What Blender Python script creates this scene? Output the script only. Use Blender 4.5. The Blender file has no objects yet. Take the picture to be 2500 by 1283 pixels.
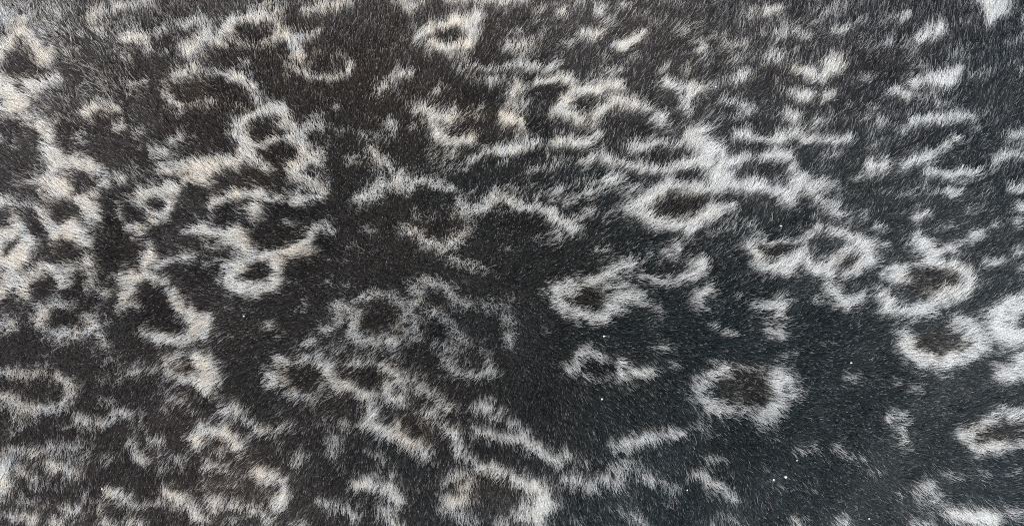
import bpy, math
import numpy as np
from mathutils import Vector

rng = np.random.default_rng(20)
scene = bpy.context.scene
col = scene.collection

# ------------------------------------------------------------------ camera
PX = 0.00025                 # one photograph pixel is about a quarter of a millimetre on the fur
DIST = 0.55                  # camera to the fur at the middle of the frame
TOP = 0.20                   # height of the fur's highest point above the underside
cam_d = bpy.data.cameras.new('camera')
cam_d.sensor_width = 36.0
cam_d.lens = 36.0 * DIST / (2500 * PX)
cam_d.clip_start = 0.01
cam_d.clip_end = 50
cam = bpy.data.objects.new('camera', cam_d)
cam.location = (0, 0, TOP + DIST)
col.objects.link(cam)
scene.camera = cam

# ------------------------------------------------------------------ light
SUN_EL, SUN_AZ = 74.0, 190.0           # azimuth measured clockwise from +Y (top of the picture)
world = bpy.data.worlds.new('World'); scene.world = world
world.use_nodes = True
nt = world.node_tree
sky = nt.nodes.new('ShaderNodeTexSky'); sky.sky_type = 'NISHITA'; sky.sun_disc = False; sky.dust_density = 4.0; sky.ozone_density = 1.0
sky.sun_elevation = math.radians(SUN_EL); sky.sun_rotation = math.radians(SUN_AZ)
bg = nt.nodes['Background']; bg.inputs['Strength'].default_value = 0.15
nt.links.new(sky.outputs[0], bg.inputs['Color'])
sd = bpy.data.lights.new('sun', 'SUN'); sd.energy = 1.5; sd.angle = math.radians(25); sd.color = (1.0, 0.985, 0.96)
sun = bpy.data.objects.new('sun', sd); col.objects.link(sun)
el, az = math.radians(SUN_EL), math.radians(SUN_AZ)
to_sun = Vector((math.sin(az) * math.cos(el), math.cos(az) * math.cos(el), math.sin(el)))
sun.rotation_euler = to_sun.to_track_quat('Z', 'Y').to_euler()
sun.location = to_sun * 3
vs = scene.view_settings
vs.view_transform = 'Standard'; vs.look = 'None'; vs.gamma = 1.0; vs.use_curve_mapping = False
vs.exposure = 0.80
scene.cycles.use_denoising = False      # keeps the single hairs crisp
scene.cycles.filter_width = 1.1

# ------------------------------------------------------------------ numeric helpers
MARG = 330                                   # fur goes on this far beyond the picture, in photograph pixels
X0, X1, Y0, Y1 = -MARG, 2500 + MARG, -MARG, 1283 + MARG

def value_noise(x, y, cell, seed):
    r = np.random.default_rng(seed)
    nx, ny = int((X1 - X0) / cell) + 8, int((Y1 - Y0) / cell) + 8
    g = r.random((ny, nx))
    u = np.clip((x - X0) / cell + 2, 0, nx - 2.001); v = np.clip((y - Y0) / cell + 2, 0, ny - 2.001)
    i, j = u.astype(int), v.astype(int)
    fu, fv = u - i, v - j
    fu = fu * fu * (3 - 2 * fu); fv = fv * fv * (3 - 2 * fv)
    return (g[j, i] * (1 - fu) + g[j, i + 1] * fu) * (1 - fv) + (g[j + 1, i] * (1 - fu) + g[j + 1, i + 1] * fu) * fv

def surf_z(X, Y):
    """the rounded flank of the animal: a gentle dome with a little unevenness"""
    z = -0.5 * (X * X / 1.25 + Y * Y / 0.75)
    z += 0.0012 * np.sin(X * 38 + 1.3) * np.cos(Y * 47 - 0.6) + 0.0008 * np.sin(X * 83 - Y * 61)
    return TOP + z

def on_surface(px, py):
    """photograph pixel -> point of the hide"""
    a = (px - 1250.0) * PX / DIST
    b = -(py - 641.5) * PX / DIST
    d = np.full_like(a, DIST)
    for _ in range(8):
        d = TOP + DIST - surf_z(a * d, b * d)
    return np.stack([a * d, b * d, TOP + DIST - d], -1)

# ------------------------------------------------------------------ the coat's markings
# Each line: tile column, tile row, radius, paleness, then points. Tiles are 500 x 428 photograph pixels, points and
# radii are counted in thirds of a photograph pixel from the tile's corner.
PALE = '''
0 0 90 .40 0,30 250,60 500,90
0 0 170 .30 150,150 500,250 900,200
0 0 150 .22 400,700 900,650
0 0 60 .60 0,100 60,180
0 0 50 .60 150,170
0 0 35 .60 660,110 800,80 950,50 1100,20
0 0 35 .60 720,225
0 0 45 .95 0,400 60,330 150,270 230,270
0 0 50 .85 280,330 340,420 380,370
0 0 60 .90 0,590 60,680 150,730
0 0 35 .80 190,620 300,620 400,580 440,570
0 0 30 .60 200,700 300,670
0 0 55 .80 20,820 120,760
0 0 50 .70 180,870
0 0 50 .85 300,950 370,1010
0 0 30 .50 0,1030
0 0 40 .50 110,1080
0 0 40 .75 920,280 1000,265 1080,290 1090,370
0 0 25 .50 900,430 960,440
0 0 35 .60 1150,240 1300,200 1480,160
0 0 50 .70 1480,280 1410,400 1360,380
0 0 40 .70 1290,560 1380,530 1480,540
0 0 40 .60 1230,700 1260,760 1330,790
0 0 30 .50 960,640 1050,590
0 0 30 .40 1450,780
0 0 40 .75 630,850 700,800 790,790 850,800
0 0 40 .55 870,950 900,920
0 0 45 .50 740,740
0 0 40 .50 600,1000
0 0 45 .50 1000,970
0 0 35 .70 1240,1050 1320,1030
0 0 40 .70 1130,1110 1220,1110
0 0 55 .85 370,1100 430,1180 560,1190 700,1250
0 0 40 .80 400,1260
0 0 40 .60 760,1270
0 0 35 .40 990,1230
0 0 45 .85 1200,1250 1330,1210 1480,1220
1 0 38 .80 100,300 160,220 260,150 420,130 470,150
1 0 35 .65 520,110 550,200 530,290
1 0 28 .50 130,310 280,320 420,330 500,300
1 0 35 .60 0,180 30,330
1 0 30 .60 0,550 100,550 220,580
1 0 40 .50 330,70 450,30 550,40
1 0 25 .40 600,20 700,20
1 0 30 .60 730,95
1 0 40 .65 830,50 920,40 980,30
1 0 30 .40 1050,30
1 0 35 .60 1400,0 1490,40
1 0 45 .80 600,280 650,330 680,390
1 0 28 .60 680,280 760,260 840,240
1 0 25 .35 800,380 950,400 1010,430
1 0 28 .70 660,510 720,540 830,575 930,570 1050,530 1060,490
1 0 40 .45 290,460
1 0 40 .35 620,480
1 0 36 .80 220,570 300,590 360,650 385,740
1 0 30 .60 20,760 60,760
1 0 20 .40 240,765
1 0 32 .60 1480,530 1400,570 1320,620 1260,690
1 0 38 .90 230,1000 250,930 330,870 450,830 540,790 590,840
1 0 42 .85 560,900 640,930 680,1000 760,950 820,910
1 0 35 .90 260,1020 320,1060 430,1050 520,1030 620,1010
1 0 42 .85 700,1030 730,1100 800,1150 850,1170
1 0 42 .90 330,1060 340,1120 250,1160 150,1190 30,1210
1 0 35 .80 340,1130 400,1190 450,1240
1 0 45 .85 830,1170 720,1200 650,1250
1 0 20 .40 850,840 880,830
1 0 25 .45 960,790
1 0 45 .75 1340,920 1360,950
1 0 30 .50 1240,1000
1 0 30 .40 1150,1000
1 0 40 .65 1220,1110 1260,1160 1350,1220
1 0 35 .45 1090,1180
2 0 40 .60 0,60 80,20
2 0 35 .55 280,5 400,10 600,20 700,25 850,10
2 0 38 .85 60,290 100,240 200,200 330,190 420,190 490,120
2 0 36 .85 440,210 450,280 430,340 350,360 240,360 150,345
2 0 40 .60 30,250
2 0 30 .40 900,100 950,70
2 0 40 .60 1080,100
2 0 40 .75 1350,90
2 0 30 .50 1420,150
2 0 35 .65 1230,250 1310,280 1360,240
2 0 20 .60 1480,310
2 0 40 .50 1090,340
2 0 40 .50 720,340 800,380 840,370
2 0 30 .40 760,240
2 0 30 .35 1400,400
2 0 35 .45 340,510 420,510
2 0 30 .55 510,520 600,530 700,500 790,490
2 0 28 .60 850,500 950,500 1060,480
2 0 30 .80 920,610 1010,600 1100,580 1140,590
2 0 30 .35 560,600 660,600
2 0 30 .50 150,690 210,670
2 0 35 .60 0,560
2 0 40 .90 1170,670 1280,660 1370,680 1480,640
2 0 35 .70 1400,620
2 0 40 .60 780,640 720,710 790,790
2 0 42 .85 690,870 760,900 790,920
2 0 30 .55 820,760
2 0 38 .85 1150,720 1080,830 1190,850 1250,890
2 0 35 .85 1480,760 1400,810 1350,840
2 0 38 .70 0,790 100,800 160,860 250,870 320,820
2 0 42 .85 170,930 200,990 280,1040 400,1030 450,1010
2 0 25 .40 0,930 60,940
2 0 25 .40 430,840 500,860
2 0 32 .70 380,1220 480,1150 600,1110 720,1110 830,1060 930,1050
2 0 35 .80 1060,1050 1180,1040 1290,1030 1340,980
2 0 30 .50 1330,930
2 0 42 .75 1250,1190 1340,1140 1460,1180
2 0 35 .40 850,1240 1000,1250 1100,1210
2 0 25 .35 1000,1150
3 0 45 .50 40,40
3 0 40 .40 290,170
3 0 28 .75 1080,100 1170,60
3 0 25 .50 980,90
3 0 25 .40 900,120
3 0 32 .80 20,340 100,310 170,260
3 0 25 .50 80,440
3 0 30 .50 470,240
3 0 35 .50 560,310 620,390
3 0 25 .50 300,520 340,500
3 0 25 .80 20,630 40,660
3 0 32 .75 340,600 420,650 500,680 560,650
3 0 30 .70 550,720 480,770 520,810
3 0 35 .85 30,760 120,780 220,800
3 0 32 .85 260,880 330,860
3 0 42 .65 1100,390 1100,440 1150,430
3 0 30 .45 820,440 900,420
3 0 32 .75 820,600 870,580 920,560
3 0 32 .60 1150,260 1250,250 1370,290
3 0 28 .80 1270,510 1380,540 1480,580
3 0 30 .40 1300,380
3 0 25 .50 1480,490
3 0 24 .65 770,740 850,750 910,770
3 0 28 .80 1250,690 1330,720 1400,700
3 0 25 .60 1490,720
3 0 20 .30 530,540 640,550
3 0 20 .60 840,880 900,840 960,820
3 0 38 .70 1230,850 1300,870
3 0 35 .60 1440,900
3 0 30 .85 820,1000 900,980 1030,1030 1130,1030 1230,1000 1340,970
3 0 24 .70 1340,1000 1400,1020 1490,1020
3 0 40 .95 690,900 620,930 520,980 610,1000
3 0 52 .95 560,1060 640,1040 700,1085 620,1120
3 0 35 .85 90,1080 200,1080 320,1060
3 0 25 .70 400,1090 500,1080
3 0 32 .75 20,1180 120,1220 250,1240 400,1230 520,1200 640,1220
3 0 38 .85 720,1190 830,1190 960,1180 1100,1160 1220,1140
3 0 30 .70 720,1250
3 0 40 .60 1250,1230
4 0 50 .90 1180,40 1240,80 1210,130 1290,20
4 0 40 .60 1100,20 1340,10
4 0 28 .80 1480,150
4 0 28 .65 490,160 540,150 600,140
4 0 25 .60 60,230 150,210
4 0 35 .80 850,220 790,240 680,290
4 0 25 .40 1000,190
4 0 38 .80 20,460 90,490 0,550
4 0 25 .50 60,370 40,420
4 0 28 .65 460,330
4 0 25 .50 380,350
4 0 25 .40 260,340
4 0 30 .50 620,380
4 0 38 .85 650,610 740,620 820,590 920,600 970,530
4 0 25 .45 640,450 740,490
4 0 30 .70 20,690 50,720
4 0 30 .85 460,670 520,660 600,700
4 0 30 .60 340,800
4 0 25 .45 180,780
4 0 28 .50 720,750
4 0 22 .55 820,770
4 0 26 .80 600,890 720,880 830,870 940,840 1020,860 1080,860
4 0 25 .80 850,900
4 0 28 .65 380,890
4 0 25 .40 40,900
4 0 25 .40 1190,850
4 0 28 .90 30,1030 100,1030 180,1010
4 0 20 .70 930,1010 1000,990
4 0 30 .85 600,1200 700,1180 780,1120 870,1070
4 0 25 .50 360,1080
4 0 38 .90 330,1220 400,1210 450,1190
4 0 25 .80 760,1260 900,1270 1000,1250 1140,1250
4 0 26 .80 1220,1230 1250,1180 1350,1140 1480,1150
4 0 26 .70 1360,1000 1440,990 1490,980
4 0 20 .60 1430,550 1480,530
4 0 20 .40 1390,490
0 1 70 .95 350,60 450,80 560,130 420,130
0 1 55 .95 560,150 680,230 690,280
0 1 50 .90 780,60 720,110
0 1 40 .70 880,40
0 1 35 .55 130,60 250,70 330,90
0 1 50 .85 0,200 80,210 260,260 340,330 450,390
0 1 55 .95 430,400 560,380 600,440 630,480
0 1 40 .80 520,460
0 1 45 .90 100,300 150,360 60,430 0,440
0 1 60 .95 0,470 20,620 120,620 190,560 230,500
0 1 45 .90 100,450 190,470
0 1 22 .70 400,470 380,560
0 1 30 .40 240,640 330,660
0 1 45 .85 640,630 560,660 470,700 330,700 220,740 100,800 20,830
0 1 50 .85 450,740 480,800
0 1 50 .80 650,750 690,830 740,870
0 1 35 .70 20,760
0 1 45 .80 180,800 190,880 230,930
0 1 40 .75 300,960 400,930 420,870
0 1 40 .70 400,930 530,940
0 1 50 .80 330,1020 300,1090 360,1150 480,1150 620,1130 700,1100 640,1050
0 1 45 .70 740,1180 780,1220
0 1 30 .60 700,1000
0 1 30 .50 800,1080
0 1 45 .80 20,1090 90,1100
0 1 30 .50 0,900
0 1 42 .90 1480,30 1380,30 1310,90 1210,130 1050,150 1000,190
0 1 35 .85 1040,230 1130,270 1230,300 1260,230 1220,180
0 1 38 .75 880,260 930,360 1010,400 1100,380
0 1 35 .40 1140,50
0 1 35 .40 960,0
0 1 35 .70 1150,330
0 1 30 .70 1370,400 1420,380 1490,420
0 1 45 .85 1110,590 1060,650 1090,720 970,760 890,740
0 1 35 .70 1130,720 1200,790 1230,830
0 1 30 .75 1180,650 1280,620 1400,600
0 1 25 .50 1130,520 1080,450
0 1 42 .80 960,810 920,900 890,960 1000,940
0 1 45 .80 1270,880 1320,960 1420,1010 1450,1080
0 1 42 .85 1060,1100 1040,1130 1150,1170 1280,1200 1430,1150 1480,1120
0 1 30 .80 1370,1210
1 1 40 .80 0,60
1 1 36 .85 60,240 120,190 220,160 330,130 450,150 540,200 640,220 760,190 840,170 850,90 790,50 660,10
1 1 42 .90 350,260 400,230
1 1 30 .70 640,210 700,130
1 1 48 .85 0,380 60,410 170,430 240,470 290,520 350,560
1 1 40 .80 220,410
1 1 30 .50 100,520 30,520
1 1 25 .60 580,340 640,360
1 1 40 .90 900,390 820,410 780,460 690,510 560,550 510,590 540,660 540,740 490,810 370,830 230,800 190,760 190,690
1 1 32 .80 740,540 640,560
1 1 35 .70 190,660 100,630 20,640
1 1 40 .85 300,640 220,680 270,680
1 1 35 .80 480,590 360,620
1 1 30 .50 120,790
1 1 30 .50 320,850
1 1 32 .55 720,970 740,940
1 1 28 .60 450,1080 500,1100
1 1 28 .40 540,1170
1 1 40 .75 0,1150 20,1030
1 1 40 .80 1120,170 1200,140 1310,70 1430,50 1490,80
1 1 35 .80 1400,20
1 1 35 .60 1240,160
1 1 25 .40 1150,220
1 1 35 .50 1180,380 1240,420
1 1 35 .65 1450,390 1480,420
1 1 20 .45 900,600 960,620 1050,650
1 1 25 .35 930,760 950,800 1060,790
1 1 48 .80 1000,960 1080,980 1100,1050 1090,1130 1160,1190 1290,1220 1400,1200
1 1 32 .60 1090,910 1200,880 1300,880 1400,890 1470,960 1450,1060
1 1 32 .65 870,1130 950,1100 1000,1060
1 1 35 .65 720,1240 800,1220
1 1 30 .40 870,1260 1020,1260
2 1 36 .75 0,50 90,50 200,70 310,100
2 1 38 .80 360,200 400,250 470,260 540,240 600,190 700,190 820,230 930,250 1030,280
2 1 30 .60 620,150
2 1 25 .40 620,80 700,90
2 1 38 .75 1030,270 1010,320 1110,360 1190,390 1220,390
2 1 30 .45 1060,430 1090,500
2 1 25 .45 1210,330
2 1 22 .50 1350,545 1430,540
2 1 24 .60 1120,220 1180,180 1290,120 1340,110
2 1 28 .60 1060,110
2 1 25 .50 910,160
2 1 32 .60 1290,270
2 1 38 .80 1410,50 1470,30
2 1 30 .30 680,320 740,340
2 1 40 .65 20,410 100,490 200,530 310,520 380,470 410,420
2 1 40 .45 40,290
2 1 25 .40 430,330 330,250
2 1 28 .50 300,620 400,650 480,660 570,700
2 1 15 .40 640,740
2 1 30 .30 700,550
2 1 40 .60 120,780 200,800 300,830 330,890 400,940
2 1 45 .65 30,830 80,900 20,950 30,1000
2 1 48 .60 180,1000 260,1050 310,1090 350,1160 400,1200
2 1 40 .55 60,1050 30,1130 60,1190
2 1 40 .50 230,1230 330,1250
2 1 42 .65 560,950 640,950 690,1000 750,1060
2 1 30 .50 740,900
2 1 42 .65 730,1190 750,1240
2 1 30 .30 970,1120
2 1 30 .40 1260,1270
2 1 40 .80 1480,690 1380,760 1280,790 1120,830 1040,830 1060,900
2 1 40 .70 1150,850
2 1 38 .75 1080,910 1120,960 1220,1010 1330,1040 1400,1040 1450,980 1490,900
2 1 30 .60 1430,830
3 1 38 .90 90,240 190,200 290,130 360,60 430,90 560,90 640,110
3 1 50 .95 700,40 780,40 720,110
3 1 45 .95 820,80 930,80 1040,90 1000,30
3 1 52 .92 1150,100 1220,150 1290,100 1290,30 1400,80
3 1 32 .80 1170,200 1250,200
3 1 32 .70 1450,180
3 1 30 .70 1480,60
3 1 36 .90 130,260 220,310 300,340 420,370 500,390 560,370
3 1 45 .85 560,330 640,290 740,250 830,220
3 1 28 .60 800,190
3 1 40 .40 80,80 140,110
3 1 35 .40 20,30
3 1 28 .70 960,380 1000,410 1060,460 1110,500 1250,490 1350,470 1490,400
3 1 42 .90 980,530 1010,590 1060,660 1120,670 1220,690 1300,620 1350,570
3 1 40 .85 1200,640 1280,660
3 1 36 .85 1400,640 1480,690
3 1 35 .75 420,530 440,570 360,590
3 1 32 .70 390,610
3 1 30 .40 250,590
3 1 42 .75 30,660 90,690 130,640
3 1 34 .75 200,740 320,780 440,780 520,750 580,720 620,640
3 1 36 .70 600,660
3 1 30 .50 540,650
3 1 45 .65 20,910 60,870 150,890
3 1 40 .60 40,820
3 1 40 .75 680,840 620,870 600,930
3 1 30 .50 660,800
3 1 25 .50 300,970 200,950
3 1 30 .60 0,980
3 1 42 .70 1060,950 1150,960 1220,930 1200,1000
3 1 40 .60 1130,1130 1200,1160
3 1 25 .50 700,1110 800,1150 900,1150
3 1 25 .40 900,880
3 1 30 .50 1470,900
3 1 30 .45 280,1250 380,1270
4 1 35 .70 40,80
4 1 42 .60 0,200 90,230 130,280
4 1 30 .50 310,280
4 1 20 .60 380,370 420,380
4 1 26 .75 690,290 760,260
4 1 28 .80 910,110 980,130
4 1 20 .80 880,0
4 1 35 .95 1380,110 1450,90 1490,60
4 1 32 .90 1440,210 1490,210
4 1 32 .70 1400,330
4 1 26 .60 1260,350
4 1 25 .40 1180,130
4 1 25 .40 1050,250
4 1 30 .70 30,410 120,410 190,450
4 1 48 .90 230,490 330,530 280,580 350,610 270,640
4 1 30 .60 430,520
4 1 30 .75 180,560 60,640 10,690 50,720
4 1 28 .70 160,730 240,710
4 1 25 .60 690,440
4 1 42 .90 720,500 780,540 830,560 930,540
4 1 28 .60 1000,490 1080,450 1140,420
4 1 30 .80 680,640 760,610
4 1 50 .90 540,730 590,700 500,690
4 1 45 .85 780,630 930,650 1010,690 1080,780 1040,850 940,880 830,900
4 1 40 .70 860,850 960,830
4 1 30 .70 1010,900
4 1 28 .60 450,740
4 1 38 .85 60,810 120,890 190,930 270,910
4 1 25 .60 50,760
4 1 44 .85 430,880 500,900 480,960 570,1000 680,1010 790,970
4 1 35 .70 700,960
4 1 65 .95 1480,900 1380,980 1280,1040 1280,1120 1350,1170 1460,1170
4 1 50 .90 1400,1060
4 1 45 .90 600,1170 640,1190 600,1250
4 1 50 .92 1000,1090 1100,1100 1130,1180 1170,1240 1080,1180
4 1 30 .65 1180,650 1300,640
4 1 35 .50 1400,570
4 1 28 .65 1440,690 1490,690
4 1 25 .50 1480,540
4 1 30 .35 60,1220
0 2 38 .65 0,150 70,170 180,140 240,180 330,120
0 2 45 .70 440,180 470,230 530,290 480,340 460,400
0 2 40 .70 30,350 100,370 160,400 270,410 370,410
0 2 55 .45 100,440 120,520
0 2 35 .60 0,400
0 2 45 .45 780,50
0 2 38 .60 1000,140 960,160
0 2 30 .35 860,200
0 2 30 .40 1100,140
0 2 32 .45 770,360 800,370
0 2 32 .70 560,490 640,510 730,520 820,490 860,460 930,460
0 2 22 .45 430,550 490,560
0 2 26 .45 1030,490
0 2 38 .70 1210,70 1290,40 1390,30 1490,50
0 2 40 .75 1240,130 1280,180 1390,190 1490,220
0 2 30 .50 1270,360 1350,370 1420,430
0 2 28 .40 1200,410
0 2 42 .75 1490,550 1420,620 1460,670
0 2 36 .65 80,710 150,720 240,750 350,720 400,690 490,690 560,690
0 2 30 .50 640,760
0 2 28 .50 500,750
0 2 55 .80 10,810 20,900 40,940
0 2 42 .60 150,860 190,880
0 2 45 .65 380,830 450,830 520,870
0 2 42 .65 260,930 260,980
0 2 45 .55 20,1040
0 2 30 .40 780,800
0 2 38 .60 960,670 1000,760 1060,790
0 2 38 .55 1110,660 1160,680
0 2 40 .60 1290,790 1340,820
0 2 28 .45 1200,850
0 2 32 .80 790,1010 850,1030 900,1070
0 2 24 .55 940,1090 1060,1110 1180,1100
0 2 32 .75 1210,1000 1300,1050 1380,1110 1430,1170 1480,1220
0 2 25 .50 1300,1110
0 2 36 .65 60,1200 160,1210 260,1230
0 2 32 .50 160,1080 240,1110
0 2 30 .40 320,1110
0 2 36 .55 500,1170 580,1160
0 2 36 .65 400,1230 450,1260
0 2 40 .40 730,1140
0 2 36 .55 740,1230 820,1270
0 2 36 .60 940,1230 1040,1270
0 2 30 .45 620,1040
1 2 50 .80 0,80 50,140 60,200 20,250
1 2 36 .70 550,60 600,90 640,110
1 2 40 .70 700,60 810,60 850,110 920,90
1 2 38 .65 470,170 500,190 580,230
1 2 34 .60 470,240
1 2 35 .65 630,300 660,330
1 2 28 .45 860,340 740,310
1 2 30 .50 840,30
1 2 38 .80 900,140 940,200 1000,250 1090,270 1170,310 1220,320
1 2 30 .50 860,250
1 2 34 .65 1060,90 1200,70 1300,110 1400,140 1440,210 1380,240
1 2 42 .65 1330,290 1370,340 1440,330
1 2 30 .60 1400,20
1 2 30 .60 1470,200
1 2 38 .65 120,420 210,400 260,460 330,500 370,530
1 2 25 .50 470,570 560,560 640,510
1 2 30 .30 560,430
1 2 32 .50 1010,540
1 2 40 .85 0,570 90,570 170,600 230,640 270,690
1 2 28 .40 100,730
1 2 28 .35 540,710
1 2 35 .55 690,760 700,790
1 2 40 .45 940,640 980,710
1 2 28 .40 940,760
1 2 45 .65 1230,430 1200,520 1280,560 1340,590 1420,610 1470,650
1 2 32 .50 1400,530
1 2 30 .50 1260,740 1300,790
1 2 30 .40 1380,890
1 2 30 .50 0,840 110,840 230,880
1 2 40 .70 390,870 460,910 530,920 580,960 590,1020 570,1090 550,1130
1 2 30 .40 500,1110
1 2 25 .35 20,930
1 2 36 .60 50,1100 110,1100 250,1120 360,1160 450,1200 510,1230
1 2 30 .50 60,1150
1 2 25 .50 650,1260 750,1260
1 2 30 .35 220,1240
1 2 42 .75 1140,980 1190,940 1260,980 1340,1010 1430,1070
1 2 30 .40 1210,880
1 2 38 .60 860,1090 930,1130 1040,1160 1100,1200
1 2 50 .70 1340,1170 1370,1240
2 2 38 .60 270,70 320,110 380,160 470,190 540,150 610,140
2 2 38 .50 600,80 560,30
2 2 30 .40 280,20
2 2 38 .60 40,210 100,260 170,290 200,350 290,400
2 2 48 .65 160,460 240,530 300,570 350,640 380,740
2 2 45 .65 20,680 80,700 150,750
2 2 30 .50 330,400
2 2 30 .50 420,780
2 2 42 .65 510,400 600,400 680,450 620,470
2 2 36 .70 470,560 560,590 640,610 740,620 830,640 890,690 970,730
2 2 38 .60 760,530 830,570
2 2 36 .65 1170,130 1210,110 1260,30 1340,30 1410,50 1480,90
2 2 28 .60 1260,170 1350,200 1440,200 1490,170
2 2 38 .60 1020,770 1080,790 1160,760
2 2 28 .45 1280,800
2 2 30 .30 1330,590
2 2 30 .50 1490,660
2 2 34 .70 500,820 560,830 680,870 780,910 880,950 960,980
2 2 40 .65 880,960 820,930
2 2 50 .60 330,920 370,890 430,880
2 2 45 .55 400,980
2 2 25 .40 600,880
2 2 48 .65 290,1080 330,1090 420,1040
2 2 40 .60 340,1170 420,1230
2 2 30 .40 220,1150
2 2 35 .50 500,1250
2 2 58 .75 960,1060 990,1110 960,1170 930,1230 890,1140
2 2 38 .60 780,1180 830,1200
2 2 36 .45 670,1250
2 2 36 .35 1220,1250
2 2 40 .65 1150,920 1260,940 1340,970 1400,930 1460,930
2 2 30 .50 1470,850
2 2 30 .35 1450,1150
3 2 40 .75 20,90 10,150 80,180 150,160 240,170
3 2 28 .40 430,90
3 2 46 .70 790,120 700,180 640,220 600,290 640,350 710,410 800,430 900,430 960,420
3 2 52 .75 1090,460 1080,490 1150,420 1210,340 1180,280 1200,210 1160,180
3 2 40 .60 1250,220 1290,300
3 2 24 .42 830,110 980,115 1160,160
3 2 36 .70 0,680 100,650 180,620 280,610 400,610 480,600
3 2 28 .60 60,720
3 2 36 .35 620,560 670,570
3 2 28 .30 800,610
3 2 26 .45 690,800 790,790
3 2 36 .60 570,910 640,890 680,940 760,990 830,1020 870,1060
3 2 30 .45 340,970 420,990
3 2 32 .40 400,1090
3 2 28 .40 880,1080
3 2 38 .55 20,970 40,880 80,830 210,880 260,930
3 2 36 .50 130,1180 180,1220 210,1270
3 2 28 .40 20,1150
3 2 36 .40 800,1190 860,1230
3 2 30 .40 700,1260
3 2 36 .50 1320,1250
3 2 34 .40 1440,720 1350,730
3 2 25 .30 1080,880
3 2 28 .30 1220,1000
3 2 14 .50 1180,50 1300,15
4 2 42 .90 640,20 720,50 830,100 930,70 1080,20
4 2 35 .90 780,60
4 2 50 .92 1480,60 1450,140 1370,170 1310,180
4 2 35 .80 1480,200
4 2 40 .50 200,190
4 2 40 .30 690,280
4 2 30 .30 530,250
4 2 36 .60 500,470 570,480 610,530 580,600 600,650
4 2 28 .30 640,740
4 2 42 .80 1490,470 1340,480 1220,520 1150,570 1050,610
4 2 36 .75 1030,610 1080,650 1110,700 1160,730 1240,710 1350,690 1450,680
4 2 28 .50 1320,430
4 2 28 .30 1480,590
4 2 28 .60 1480,690
4 2 30 .40 130,700 200,760 290,790
4 2 28 .30 400,880
4 2 22 .35 870,880 980,910 1050,930
4 2 30 .35 1380,880
4 2 40 .30 1180,920
4 2 46 .55 760,980 790,1030 820,1090
4 2 28 .40 720,1000
4 2 40 .65 150,1260 170,1230
4 2 32 .50 680,1260 780,1250
4 2 42 .75 930,1170 1050,1190 1180,1180 1250,1200 1230,1240
4 2 30 .60 1130,1240
4 2 25 .55 1350,1190 1480,1160
4 2 25 .40 1440,1230 1490,1250
4 2 28 .30 560,1050
'''
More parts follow.
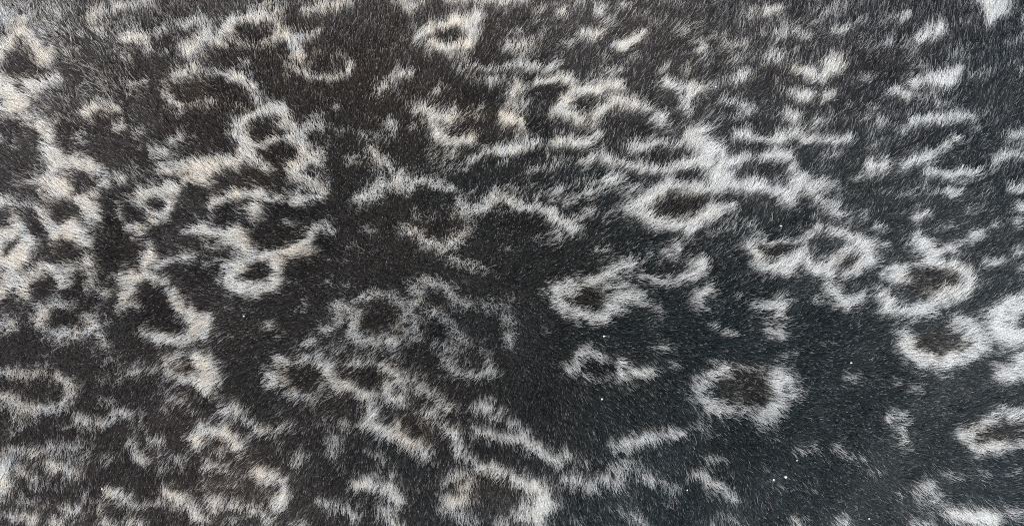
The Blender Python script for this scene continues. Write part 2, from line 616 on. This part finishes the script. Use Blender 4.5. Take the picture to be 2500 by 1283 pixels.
# small dark hollows inside pale ground, same units
DARK = '''
3 0 46 1 730,960 790,990
3 0 42 1 880,1100 1060,1085
3 0 44 1 960,1245 1140,1235
3 1 34 1 470,15 580,25
3 0 40 1 300,1145 480,1140
3 1 44 1 780,160 880,165
3 1 40 .9 1000,170 1080,180
4 0 40 .9 90,800 220,850
4 0 40 .8 480,560 380,580
4 0 45 .9 520,1080 700,980
4 0 45 .9 950,1130 1100,1150
3 0 36 .8 560,510 720,510
3 0 36 .9 650,880
2 1 70 .9 700,350 900,360
2 1 60 .9 100,180 200,170
3 1 60 .9 1200,330 1380,320
0 0 38 .9 150,340 100,420
0 0 40 .7 230,480 60,520
0 0 45 .8 60,960 60,950
0 1 78 1 470,260 500,250
0 1 70 1 600,60
0 1 32 1 140,490 70,580
0 1 52 1 325,560
0 1 80 1 500,560 520,590
0 1 70 1 310,830
0 1 38 .9 600,750 570,830 490,880
0 1 60 1 430,1045 510,1045
0 1 65 1 650,940
0 1 60 1 40,320
0 1 50 1 220,290 280,410
0 1 46 1 1160,205
0 1 55 .9 960,290 1040,290
0 1 70 1 1400,110 1480,130
0 1 60 1 1340,310
0 1 70 1 1080,870 1150,880
0 1 80 1 960,1050 1220,1040
0 1 45 .8 1190,570
0 1 60 .8 180,150
0 1 55 .9 1110,430 1200,440
0 1 60 .9 800,150 830,330
0 1 90 .9 800,500 850,600
0 1 60 .9 1320,700 1450,710
0 1 45 .8 60,80
0 1 40 .8 200,970
0 1 60 .8 180,1180
0 0 75 .9 180,1180 120,1150
0 0 55 .8 100,960
1 1 45 .9 120,290 170,330
1 1 55 .9 40,720
1 1 60 .9 680,680
1 1 60 1 860,480 900,540
1 0 50 .9 90,640 230,700
1 0 50 .9 130,1090
2 0 55 .8 420,940 560,930
2 0 50 .9 450,700 600,700
2 0 40 .8 900,690 950,700
2 0 40 .9 880,920 1000,930
2 0 45 .9 1400,940 1480,930
3 0 40 .9 240,680
3 0 40 .9 80,900 200,960
3 0 35 .9 330,1140 450,1140
3 0 40 .9 690,760 800,830
3 0 40 .9 1000,900 1120,910
3 0 35 .9 960,1090 1080,1090
3 0 38 .9 1000,1240 1130,1230
3 0 45 .9 1040,540 1150,540
4 0 45 .9 300,460 470,510
1 0 45 1 370,240 300,240
1 0 50 .9 380,960 440,960
1 0 65 1 540,1110
1 0 45 1 850,470
1 1 70 1 440,430 600,440
1 1 50 1 350,710 400,700
1 1 45 1 500,260 780,270
1 1 60 .9 1280,1040
1 1 40 .9 180,260
2 0 42 1 230,260 310,265
2 1 55 1 200,370
2 1 36 .8 170,900
2 1 50 .9 190,1130
2 1 42 .9 1290,880
3 1 52 1 400,230 540,210
3 1 30 1 820,150
3 1 34 1 1150,560
3 1 38 .9 380,680
3 1 26 .9 1240,540
4 1 34 1 190,640
4 1 28 .9 890,600
4 1 65 1 720,740 850,750
4 1 48 1 1460,1060
4 1 50 .9 800,1200
1 2 50 1 680,190 770,190
1 2 44 1 1200,180
0 2 36 .9 1380,110
0 2 30 .9 680,410
2 2 30 .9 640,540
2 2 45 .9 40,560
2 2 34 .9 250,720
2 2 52 1 1330,122 1425,130
3 2 66 1 950,220 960,260 1000,300
4 2 52 1 1240,610 1380,590
'''
# brown centres of the rings: photograph pixels cx, cy, rx, ry
BROWN = [(1088, 90, 52, 24), (622, 78, 62, 26), (790, 158, 62, 28), (495, 228, 80, 34), (640, 322, 48, 24), (688, 378, 52, 30),
         (560, 440, 110, 42), (1655, 500, 68, 32), (1895, 175, 44, 20), (2130, 152, 56, 20), (462, 890, 36, 18), (735, 918, 52, 30),
         (900, 915, 58, 22), (1020, 1045, 58, 42), (520, 1072, 44, 22), (930, 775, 55, 44), (1062, 738, 38, 18), (1060, 552, 70, 34),
         (1430, 722, 40, 22), (152, 775, 46, 20), (108, 704, 34, 28), (165, 515, 44, 30), (196, 444, 42, 30), (660, 575, 66, 28),
         (620, 660, 30, 20), (1870, 612, 34, 18), (2060, 640, 30, 18), (2270, 685, 66, 34), (1815, 940, 60, 46), (2280, 840, 60, 30),
         (2420, 1058, 66, 26), (250, 292, 40, 26), (60, 130, 42, 42), (1180, 300, 90, 34), (720, 620, 42, 34), (85, 940, 60, 46),
         (228, 995, 30, 20), (585, 1170, 90, 44), (1170, 1190, 80, 40), (40, 615, 26, 28), (165, 612, 34, 30), (1120, 95, 20, 12)]
# lie of the coat: photograph pixel, direction of the hair tip (degrees, 0 right, 90 up the picture), apparent length in pixels
LIE = '''0,0,120,30 250,50,115,30 500,30,110,28 750,30,92,28 1000,30,80,32 1250,40,60,36 1500,40,60,36 1750,40,50,38 2000,40,50,40
2250,60,55,45 2480,60,50,40 0,200,145,40 250,200,130,26 500,200,125,22 750,180,100,20 1000,200,75,24 1250,200,62,32 1500,200,50,36
1750,200,50,36 2000,200,50,36 2250,200,52,36 2480,200,55,28 0,380,155,36 250,380,150,24 400,400,150,30 650,380,130,28 800,380,95,12
1000,380,70,12 1100,330,55,32 1250,330,60,22 1500,380,45,28 1700,360,38,42 2000,350,35,36 2250,380,35,40 2480,380,35,36
0,520,160,40 200,500,157,44 450,520,150,34 600,580,165,36 700,560,170,26 900,520,120,10 1050,470,70,12 1200,500,60,16 1400,520,50,24
1600,500,45,34 1800,460,45,40 2000,520,40,28 2250,520,30,28 2480,520,25,36 0,640,165,34 250,620,170,22 500,640,175,28 700,640,185,28
900,640,180,8 1100,600,90,6 1300,640,20,8 1500,660,20,26 1650,650,15,30 1900,620,30,32 2100,640,25,32 2300,640,20,32 2480,660,20,36
50,800,200,12 250,800,200,12 450,760,200,30 650,800,205,22 800,760,190,10 1000,800,225,12 1200,780,270,8 1400,740,0,24 1600,760,-5,24
1800,800,0,20 2000,780,10,26 2250,780,10,34 2480,800,10,40 50,920,240,14 250,930,240,14 450,900,225,30 650,950,220,24 850,920,225,26
1000,930,230,24 1150,900,220,22 1300,900,290,12 1500,900,-20,24 1700,950,-30,24 1900,930,-10,28 2100,920,0,18 2300,930,5,28
2480,920,5,36 50,1030,262,22 250,1050,258,20 450,1040,235,26 650,1050,235,28 850,1050,250,18 1000,1080,250,28 1150,1020,255,24
1300,1050,285,24 1450,1000,-60,32 1600,1080,-65,30 1800,1050,-55,16 2000,1050,-20,16 2200,1050,-10,22 2450,1060,10,32
30,1200,265,28 250,1180,250,28 450,1180,240,32 650,1200,240,38 850,1200,255,32 1050,1230,262,36 1300,1200,262,36 1500,1180,280,34
1700,1180,-70,30 1900,1200,-60,22 2100,1200,-45,26 2300,1200,-35,42 2480,1220,-15,48'''

G = 2.0                                                        # marking map cell, photograph pixels
gw, gh = int((X1 - X0) / G) + 1, int((Y1 - Y0) / G) + 1
gx, gy = np.meshgrid(X0 + np.arange(gw) * G, Y0 + np.arange(gh) * G)
# the map is read through a slight warp so that no edge is a drawn line
wx = gx + 10 * (value_noise(gx, gy, 30, 1) - .5) + 10 * (value_noise(gx, gy, 13, 2) - .5)
wy = gy + 10 * (value_noise(gx, gy, 30, 3) - .5) + 10 * (value_noise(gx, gy, 13, 4) - .5)

UNEVEN_R = .58 + .52 * value_noise(gx, gy, 26, 5) + .34 * value_noise(gx, gy, 11, 6)
UNEVEN_S = np.clip(.60 + .48 * value_noise(gx, gy, 33, 7) + .30 * value_noise(gx, gy, 14, 8), 0, 1.08)

def parse(text):
    for ln in text.strip().splitlines():
        t = ln.split()
        c, r, rad, s = int(t[0]), int(t[1]), float(t[2]) / 3, float(t[3])
        yield rad, s, [(c * 500 + float(a) / 3, r * 428 + float(b) / 3) for a, b in (p.split(',') for p in t[4:])]

def stroke(field, rad, s, pts, mode):
    if len(pts) == 1: pts = [pts[0], (pts[0][0] + rad * .5, pts[0][1] - rad * .15)]
    reach = rad * 2.3 + 14
    xs, ys = [p[0] for p in pts], [p[1] for p in pts]
    i0, i1 = max(0, int((min(xs) - reach - X0) / G)), min(gw, int((max(xs) + reach - X0) / G) + 1)
    j0, j1 = max(0, int((min(ys) - reach - Y0) / G)), min(gh, int((max(ys) + reach - Y0) / G) + 1)
    if i1 <= i0 or j1 <= j0: return
    x, y = wx[j0:j1, i0:i1], wy[j0:j1, i0:i1]
    d = np.full(x.shape, 1e9)
    for (ax, ay), (bx, by) in zip(pts[:-1], pts[1:]):
        L2 = (bx - ax) ** 2 + (by - ay) ** 2 + 1e-9
        t = np.clip(((x - ax) * (bx - ax) + (y - ay) * (by - ay)) / L2, 0, 1)
        d = np.minimum(d, np.hypot(x - ax - t * (bx - ax), y - ay - t * (by - ay)))
    mx_, my_ = sum(xs) / len(xs), sum(ys) / len(ys)
    k = .93 + .06 * min(1, max(0, (my_ - 700) / 200))
    if mode == 'pale' and mx_ > 1150 and my_ < 470: k *= .90 ; s = min(.97, s + .06)          # long hair here widens the markings by itself
    if mode == 'pale':
        r_ = rad * k * 1.16 * UNEVEN_R[j0:j1, i0:i1]
        f = s * np.exp(-np.log(2) * (d / r_) ** 1.7) * UNEVEN_S[j0:j1, i0:i1]
    else: f = s * np.exp(-np.log(2) * (d / (rad * k)) ** 2.0)
    sub = field[j0:j1, i0:i1]
    if mode == 'pale': sub[:] = np.maximum(sub, f) + 0.35 * np.minimum(sub, f) * (1 - np.maximum(sub, f))
    else: sub[:] = sub * (1 - f)

W = np.zeros((gh, gw))
for rad, s, pts in parse(PALE): stroke(W, rad, s, pts, 'pale')
def soften(f, n):
    for _ in range(3):
        for ax in (0, 1):
            c = np.cumsum(np.pad(f, [(n + 1, n) if a == ax else (0, 0) for a in (0, 1)], mode='edge'), axis=ax)
            f = (np.take(c, range(2 * n + 1, c.shape[ax]), ax) - np.take(c, range(0, c.shape[ax] - 2 * n - 1), ax)) / (2 * n + 1)
    return f
# faint mottling between the markings: short streaks that follow the lie of the coat
mot = np.random.default_rng(77)
for _ in range(470):
    if _ >= 330: cx, cy, sl = mot.uniform(-40, 1150), mot.uniform(-40, 1320), mot.uniform(-.6, .6)
    elif _ < 230: cx, cy, sl = mot.uniform(1050, 2560), mot.uniform(-40, 600), mot.uniform(-.45, .1)
    else: cx, cy, sl = mot.uniform(-60, 2560), mot.uniform(-60, 1340), mot.uniform(-.8, .8)
    hl = mot.uniform(8, 34)
    pts = [(cx - hl, cy - sl * hl), (cx, cy + mot.uniform(-5, 5)), (cx + hl, cy + sl * hl)]
    stroke(W, mot.uniform(5, 10) if _ < 330 else mot.uniform(7, 16), mot.uniform(.12, .42 if _ < 230 else .26 if _ < 330 else .28), pts, 'pale')
# rings that go on beyond the picture's edge
for _ in range(260):
    cx, cy = rng.uniform(X0, X1), rng.uniform(Y0, Y1)
    if -70 < cx < 2570 and -70 < cy < 1353: continue
    rx, ry, a0, sp = rng.uniform(35, 80), rng.uniform(20, 45), rng.uniform(0, 6.28), rng.uniform(2, 6)
    pts = [(cx + rx * math.cos(a0 + sp * k / 9), cy + ry * math.sin(a0 + sp * k / 9)) for k in range(10)]
    if any(-40 < p[0] < 2540 and -40 < p[1] < 1323 for p in pts): continue
    stroke(W, rng.uniform(10, 16), rng.uniform(.5, .9), pts, 'pale')

HALO = soften(W, 9)                                            # stray pale hairs thin out round every marking
W = np.clip(W + .24 * HALO * (1 - W), 0, 1)
for rad, s, pts in parse(DARK): stroke(W, rad, s * .92, pts, 'dark')
DEEP = np.ones((gh, gw))                                       # the spots are pigmented darker than the coat around
for rad, s, pts in parse(DARK): stroke(DEEP, rad * 1.15, s * .5, pts, 'dark')

def sample(field, x, y):
    i = np.clip(((x - X0) / G + .5).astype(int), 0, gw - 1); j = np.clip(((y - Y0) / G + .5).astype(int), 0, gh - 1)
    return field[j, i]

# separate pale markings = connected patches of the map
C = 3
Wc = W[::C, ::C]; ids = np.zeros(Wc.shape, int); nid = 0; sizes = [0]
mask = Wc > 0.46
for j in range(mask.shape[0]):
    for i in range(mask.shape[1]):
        if mask[j, i] and not ids[j, i]:
            nid += 1; n = 0; st = [(j, i)]; ids[j, i] = nid
            while st:
                a, b = st.pop(); n += 1
                for c, d in ((a + 1, b), (a - 1, b), (a, b + 1), (a, b - 1)):
                    if 0 <= c < mask.shape[0] and 0 <= d < mask.shape[1] and mask[c, d] and not ids[c, d]:
                        ids[c, d] = nid; st.append((c, d))
            sizes.append(n)
sizes = np.array(sizes)
keep = np.zeros(nid + 1, bool); keep[1:] = sizes[1:] >= 9
order = np.argsort(-sizes); remap = np.zeros(nid + 1, int); k = 0
for o in order:
    if o and keep[o] and k < 290: k += 1; remap[o] = k
ids = remap[ids]; NMARK = k

# ------------------------------------------------------------------ materials
def hide_material():
    m = bpy.data.materials.new('dark_underfur'); m.use_nodes = True
    n = m.node_tree; b = n.nodes['Principled BSDF']
    tc = n.nodes.new('ShaderNodeTexCoord'); no = n.nodes.new('ShaderNodeTexNoise'); no.inputs['Scale'].default_value = 900
    no.inputs['Detail'].default_value = 6
    cr = n.nodes.new('ShaderNodeValToRGB')
    cr.color_ramp.elements[0].color = (.012, .0125, .013, 1); cr.color_ramp.elements[1].color = (.05, .05, .05, 1)
    n.links.new(tc.outputs['Object'], no.inputs['Vector']); n.links.new(no.outputs['Fac'], cr.inputs[0])
    n.links.new(cr.outputs[0], b.inputs['Base Color'])
    bu = n.nodes.new('ShaderNodeBump'); bu.inputs['Strength'].default_value = .6; bu.inputs['Distance'].default_value = .001
    n.links.new(no.outputs['Fac'], bu.inputs['Height']); n.links.new(bu.outputs[0], b.inputs['Normal'])
    b.inputs['Roughness'].default_value = .9; b.inputs['Specular IOR Level'].default_value = .1
    return m

def hair_material():
    m = bpy.data.materials.new('guard_hair'); m.use_nodes = True
    n = m.node_tree; b = n.nodes['Principled BSDF']
    at = n.nodes.new('ShaderNodeAttribute'); at.attribute_name = 'hair_color'
    tp = n.nodes.new('ShaderNodeAttribute'); tp.attribute_name = 'tip_color'
    hi = n.nodes.new('ShaderNodeHairInfo')
    mr = n.nodes.new('ShaderNodeMapRange'); mr.interpolation_type = 'SMOOTHSTEP'
    mr.inputs['From Min'].default_value = .66; mr.inputs['From Max'].default_value = .95
    mx = n.nodes.new('ShaderNodeMix'); mx.data_type = 'RGBA'
    n.links.new(hi.outputs['Intercept'], mr.inputs['Value'])
    n.links.new(mr.outputs[0], mx.inputs['Factor'])
    n.links.new(at.outputs['Color'], mx.inputs[6]); n.links.new(tp.outputs['Color'], mx.inputs[7])
    n.links.new(mx.outputs[2], b.inputs['Base Color'])
    b.inputs['Roughness'].default_value = .45
    b.inputs['Specular IOR Level'].default_value = .40
    return m
M_HIDE, M_HAIR = hide_material(), hair_material()

# ------------------------------------------------------------------ the hide
def hide_mesh():
    nx, ny = 120, 80
    px, py = np.meshgrid(np.linspace(X0, X1, nx), np.linspace(Y0, Y1, ny))
    top = on_surface(px.ravel(), py.ravel())
    vs_, fs = [tuple(v) for v in top], []
    for j in range(ny - 1):
        for i in range(nx - 1):
            a = j * nx + i; fs.append((a, a + nx, a + nx + 1, a + 1))
    rim = [i for i in range(nx)] + [j * nx + nx - 1 for j in range(1, ny)] + \
          [(ny - 1) * nx + i for i in range(nx - 2, -1, -1)] + [j * nx for j in range(ny - 2, 0, -1)]
    b0 = len(vs_)
    for r in rim:
        v = vs_[r]; vs_.append((v[0] * 1.01, v[1] * 1.01, 0.0))
    n = len(rim)
    for k in range(n): fs.append((rim[k], rim[(k + 1) % n], b0 + (k + 1) % n, b0 + k))
    fs.append(tuple(b0 + k for k in range(n)))
    me = bpy.data.meshes.new('seal_pelt'); me.from_pydata(vs_, [], fs); me.update()
    for p in me.polygons: p.use_smooth = len(p.vertices) == 4
    me.materials.append(M_HIDE)
    return me
pelt = bpy.data.objects.new('seal_pelt', hide_mesh()); col.objects.link(pelt)
pelt['label'] = 'dark grey seal fur with irregular pale rings, filling the whole picture'
pelt['category'] = 'seal fur'

# ------------------------------------------------------------------ the hairs
STEP = 2.5
hx, hy = np.meshgrid(np.arange(X0 + 4, X1 - 4, STEP), np.arange(Y0 + 4, Y1 - 4, STEP))
hx = hx.ravel() + rng.uniform(-.5, .5, hx.size) * STEP * 1.5
hy = hy.ravel() + rng.uniform(-.5, .5, hy.size) * STEP * 1.5
N = hx.size

# lie of the coat on a coarse grid, then per hair
lie = np.array([[float(v) for v in t.split(',')] for t in LIE.split()])
lv = np.stack([np.cos(np.radians(lie[:, 2])) * lie[:, 3], -np.sin(np.radians(lie[:, 2])) * lie[:, 3]], -1)
LG = 20.0
lw, lh = int((X1 - X0) / LG) + 2, int((Y1 - Y0) / LG) + 2
lx, ly = np.meshgrid(X0 + np.arange(lw) * LG, Y0 + np.arange(lh) * LG)
cxx, cyy = np.clip(lx, 0, 2500), np.clip(ly, 0, 1283)
wgt = np.exp(-((cxx[..., None] - lie[:, 0]) ** 2 + (cyy[..., None] - lie[:, 1]) ** 2) / (2 * 85.0 ** 2)) + 1e-12
LF = np.einsum('jik,kc->jic', wgt, lv) / wgt.sum(-1)[..., None]
def lie_at(x, y):
    u, v = np.clip((x - X0) / LG, 0, lw - 1.001), np.clip((y - Y0) / LG, 0, lh - 1.001)
    i, j = u.astype(int), v.astype(int); fu, fv = (u - i)[:, None], (v - j)[:, None]
    return (LF[j, i] * (1 - fu) + LF[j, i + 1] * fu) * (1 - fv) + (LF[j + 1, i] * (1 - fu) + LF[j + 1, i + 1] * fu) * fv
P = lie_at(hx, hy) * (.68 + .12 * np.clip((hx - 300) / 500, 0, 1) + .25 * np.clip((hx - 1000) / 900, 0, 1))[:, None]
tr = np.clip((hx - 1000) / 600, 0, 1) * np.clip((800 - hy) / 400, 0, 1)   # longer, combed-over hair here
c_, s_ = np.cos(np.radians(14) * tr), np.sin(np.radians(14) * tr)
P = np.stack([P[:, 0] * c_ - P[:, 1] * s_, P[:, 0] * s_ + P[:, 1] * c_], -1) * (1 + .18 * tr)[:, None]
ln = np.hypot(P[:, 0], P[:, 1])
short = np.clip((15 - ln) / 10, 0, 1)                     # where the coat stands up each hair still leans its own way
P = P * (np.maximum(ln, 11) / np.maximum(ln, 1e-3))[:, None]
# locks of hair that swing together, then each hair's own waywardness
ang = 0.75 * (value_noise(hx, hy, 46, 11) - .5) + 0.6 * (value_noise(hx, hy, 17, 12) - .5) + rng.normal(0, .14, N) * (1 + 6 * short)
sc_ = 0.75 + 0.55 * value_noise(hx, hy, 38, 13) + rng.normal(0, .16, N)
ca, sa = np.cos(ang), np.sin(ang)
P = np.stack([P[:, 0] * ca - P[:, 1] * sa, P[:, 0] * sa + P[:, 1] * ca], -1) * np.clip(sc_, .35, 1.7)[:, None]
P += rng.normal(0, 2.0, (N, 2))
# tips gather a little towards the middle of their lock
CL = 12.0
cw, ch = int((X1 - X0) / CL) + 6, int((Y1 - Y0) / CL) + 6
jx, jy = rng.random((ch, cw)), rng.random((ch, cw))
bi, bj = ((hx - X0) / CL).astype(int) + 2, ((hy - Y0) / CL).astype(int) + 2
best = np.full(N, 1e9); ccx, ccy = hx.copy(), hy.copy()
for dj in (-1, 0, 1):
    for di in (-1, 0, 1):
        i_, j_ = np.clip(bi + di, 0, cw - 1), np.clip(bj + dj, 0, ch - 1)
        ax_, ay_ = X0 + (i_ - 2 + jx[j_, i_]) * CL, Y0 + (j_ - 2 + jy[j_, i_]) * CL
        dd = (ax_ - hx) ** 2 + (ay_ - hy) ** 2
        near = dd < best
        best = np.where(near, dd, best); ccx = np.where(near, ax_, ccx); ccy = np.where(near, ay_, ccy)
lean = np.clip(np.hypot(P[:, 0], P[:, 1]) / 28, .15, 1)          # locks show where the coat lies over, not where it stands
pull = rng.uniform(.1, .65, N) * lean * (1 + .35 * tr)
P[:, 0] += (ccx - hx) * pull; P[:, 1] += (ccy - hy) * pull
ln = np.hypot(P[:, 0], P[:, 1])

# colour: read the map half way along the hair
qx, qy = hx + .5 * P[:, 0], hy + .5 * P[:, 1]
w = sample(W, qx, qy)
grain = value_noise(qx, qy, 9, 31); mid = value_noise(qx, qy, 26, 32)
prob = np.clip((w - .09) / .62, 0, 1)
prob = np.clip(prob + (grain - .5) * .7 * (prob > .02) * (prob < .98) + (mid - .5) * .25 * (prob > .02), 0, 1)
pale = rng.random(N) < prob * (0.55 + 0.45 * np.clip(w / .8, 0, 1))
tone = rng.random(N)
warm = np.clip(1.25 - qx / 1500 + .75 * np.clip((420 - qy) / 420, 0, 1) + .5 * (value_noise(qx, qy, 160, 41) - .5), 0, 1)        # browner coat on one flank, cooler on the other
brown = np.zeros(N); spot = np.zeros(N, int)
for k, (cx, cy, rx, ry) in enumerate(BROWN):
    d = ((qx - cx) / rx) ** 2 + ((qy - cy) / ry) ** 2
    brown = np.maximum(brown, np.exp(-d * d * .6)); spot[(d < 1.0)] = k + 1
dark_cool = np.array([.0150, .0238, .0240]); dark_warm = np.array([.0345, .0278, .0222]); dark_brown = np.array([.046, .036, .026])
base = dark_cool + (dark_warm - dark_cool) * warm[:, None]
base = base + (dark_brown - base) * (brown * .55)[:, None]
base = base * ((0.38 + 1.9 * tone ** 3) * (1 - .38 * tr) * sample(DEEP, qx, qy))[:, None]
strand = rng.random(N) < .008 + .045 * tr + .10 * np.clip((170 - qy) / 170, 0, 1)                    # single greyer hairs
base = np.where(strand[:, None], np.array([.26, .262, .258]) * rng.uniform(.35, 1.3, N)[:, None], base)
pale_cool = np.array([.65, .69, .68]); pale_warm = np.array([.735, .69, .585])
pcol = pale_cool + (pale_warm - pale_cool) * np.clip(.25 + .8 * warm * mid + .5 * brown, 0, 1)[:, None]
lock = value_noise(hx, hy, 7, 61)
core = np.clip((w - .12) / .66, 0, 1)
pcol = pcol * (np.clip(0.50 + 0.28 * tone + 0.42 * lock, 0, 1.12) * (.42 + .58 * core))[:, None]
hair_col = np.where(pale[:, None], pcol, base)
# grizzling and painted tip glints: part of the dark hairs carry a pale tip
griz_glint = value_noise(qx, qy, 60, 51)
gz = (rng.random(N) < (.06 + .10 * griz_glint)) & ~pale
gcol = np.array([.46, .455, .44]) * (.25 + 1.05 * rng.random(N) ** 1.5)[:, None]
gcol[:, 0] *= rng.uniform(.88, 1.1, N); gcol[:, 2] *= rng.uniform(.82, 1.15, N)
tip_col = np.where(gz[:, None], gcol, hair_col * np.where(pale, 1.05, 1.25)[:, None])
hair_col, tip_col = np.clip(hair_col, 0, .9), np.clip(tip_col, 0, .9)

# shape: root on the hide, tip above it, bowed on the way
LEN = 50 * PX * rng.uniform(.8, 1.15, N)
root = on_surface(hx, hy)
tip0 = on_surface(hx + P[:, 0], hy + P[:, 1])
horiz = np.linalg.norm(tip0 - root, axis=1)
rise = np.sqrt(np.maximum(LEN ** 2 - horiz ** 2, (0.30 * LEN) ** 2))
eye = np.array([0, 0, TOP + DIST]) - tip0
eye /= np.linalg.norm(eye, axis=1)[:, None]
rise = np.minimum(rise, (9 + .36 * ln) * PX * rng.uniform(.7, 1.25, N))
tip = tip0 + eye * rise[:, None]
curl = np.clip((qx - 900) / 900, 0, 1) * np.clip((900 - qy) / 500, 0, 1)
bow = (0.30 * curl + rng.normal(0, .12, N)) 
perp = np.stack([-P[:, 1], P[:, 0]], -1) * bow[:, None]            # to the right hand of the hair as it runs
mids = on_surface(hx + P[:, 0] * (.5 + .12 * curl) + perp[:, 0], hy + P[:, 1] * (.5 - .12 * curl) + perp[:, 1])
ctrl = mids + eye * (rise * .50)[:, None]
NP_ = 5
t = np.linspace(0, 1, NP_)[None, :, None]
root = root - eye * 0.0006
pos = (1 - t) ** 2 * root[:, None] + 2 * t * (1 - t) * ctrl[:, None] + t ** 2 * tip[:, None]
thick = np.where(pale, .000112, .000105) * rng.uniform(.7, 1.3, N) * np.where(gz | (strand & ~pale), .72, 1.0)
prof = np.array([1.0, 1.0, .92, .78, .40])
radius = thick[:, None] * prof[None, :]

def hair_object(name, sel, parent):
    n = int(sel.sum())
    if n == 0: return None
    cd = bpy.data.hair_curves.new(name)
    cd.add_curves([NP_] * n)
    cd.attributes['position'].data.foreach_set('vector', pos[sel].astype(np.float32).ravel())
    ra = cd.attributes.get('radius') or cd.attributes.new('radius', 'FLOAT', 'POINT')
    ra.data.foreach_set('value', radius[sel].astype(np.float32).ravel())
    for nm, arr in (('hair_color', hair_col), ('tip_color', tip_col)):
        at = cd.attributes.new(nm, 'FLOAT_COLOR', 'CURVE')
        at.data.foreach_set('color', np.concatenate([arr[sel], np.ones((n, 1))], 1).astype(np.float32).ravel())
    cd.materials.append(M_HAIR)
    o = bpy.data.objects.new(name, cd); col.objects.link(o); o.parent = parent
    return o

mark = ids[np.clip(((qy - Y0) / (G * C) + .5).astype(int), 0, ids.shape[0] - 1), np.clip(((qx - X0) / (G * C) + .5).astype(int), 0, ids.shape[1] - 1)]
mark = np.where(pale, mark, 0)
spot = np.where((mark == 0) & ~pale, spot, 0)
fur = hair_object('dark_fur', (mark == 0) & (spot == 0), pelt)
fur['kind'] = 'stuff'
for k in range(1, NMARK + 1): hair_object('pale_marking', mark == k, pelt)
for k in range(1, len(BROWN) + 1):
    o = hair_object('brown_spot', spot == k, pelt)

# ------------------------------------------------------------------ grains caught in the fur
def grain_material(name, c, rough):
    m = bpy.data.materials.new(name); m.use_nodes = True
    n = m.node_tree; b = n.nodes['Principled BSDF']
    no = n.nodes.new('ShaderNodeTexNoise'); no.inputs['Scale'].default_value = 1800
    cr = n.nodes.new('ShaderNodeValToRGB')
    cr.color_ramp.elements[0].color = (*[v * .75 for v in c], 1); cr.color_ramp.elements[1].color = (*c, 1)
    n.links.new(no.outputs['Fac'], cr.inputs[0]); n.links.new(cr.outputs[0], b.inputs['Base Color'])
    b.inputs['Roughness'].default_value = rough
    return m
M_WHITE = grain_material('white_grain', (.88, .88, .86), .25)
M_CREAM = grain_material('cream_grain', (.86, .80, .62), .3)

def grain_object(x, y, size, mat, label, seed):
    r = np.random.default_rng(seed)
    c = on_surface(np.array([float(x)]), np.array([float(y)]))[0]
    e = np.array([0, 0, TOP + DIST]) - c; e /= np.linalg.norm(e)
    c = c + e * (20 * PX)
    import bmesh
    bm = bmesh.new(); bmesh.ops.create_icosphere(bm, subdivisions=2, radius=size * PX)
    size *= .85
    for v in bm.verts:
        d = v.co.normalized()
        f = 1 + .16 * math.sin(3.1 * d.x + seed) + .13 * math.sin(4.3 * d.y + 2 * seed) + .08 * r.uniform(-1, 1)
        v.co = Vector((d.x * 1.12, d.y * .92, d.z * .8)) * size * PX * f
    me = bpy.data.meshes.new('sand_grain'); bm.to_mesh(me); bm.free()
    for p in me.polygons: p.use_smooth = True
    me.materials.append(mat)
    o = bpy.data.objects.new('sand_grain', me); o.location = c; col.objects.link(o)
    o['label'] = label; o['category'] = 'sand grain'; o['group'] = 'grains caught in the fur'
GRAINS = [
    (1918, 1163, 4.6, M_CREAM, 'largest cream coloured grain, on plain dark fur near the lower edge'),
    (1889, 1170, 3.0, M_WHITE, 'small white grain just beside the largest cream grain'),
    (1470, 973, 2.8, M_WHITE, 'white grain in the open dark fur below a pale ring'),
    (1475, 820, 2.8, M_WHITE, 'white grain in dark fur just above the small pale ring'),
    (2078, 885, 2.6, M_CREAM, 'cream grain in dark fur above a faint pale smudge'),
    (1906, 551, 2.4, M_CREAM, 'tiny cream grain in the dark oval under the broad white band'),
    (595, 771, 2.6, M_WHITE, 'white grain alone in dark fur beside the pale patches on the left'),
    (249, 1192, 2.6, M_WHITE, 'white grain at the end of a pale streak in the lower left corner'),
    (1678, 1195, 2.0, M_CREAM, 'tiny cream grain between two faint pale streaks at the bottom'),
    (1946, 1123, 2.0, M_CREAM, 'tiny cream grain just above the largest cream grain'),
    (2122, 1265, 2.4, M_WHITE, 'white grain in dark fur at the very bottom edge'),
    (1747, 212, 2.4, M_WHITE, 'tiny white grain among curved pale hairs near the top'),
]
for k, g in enumerate(GRAINS): grain_object(*g, seed=k + 1)
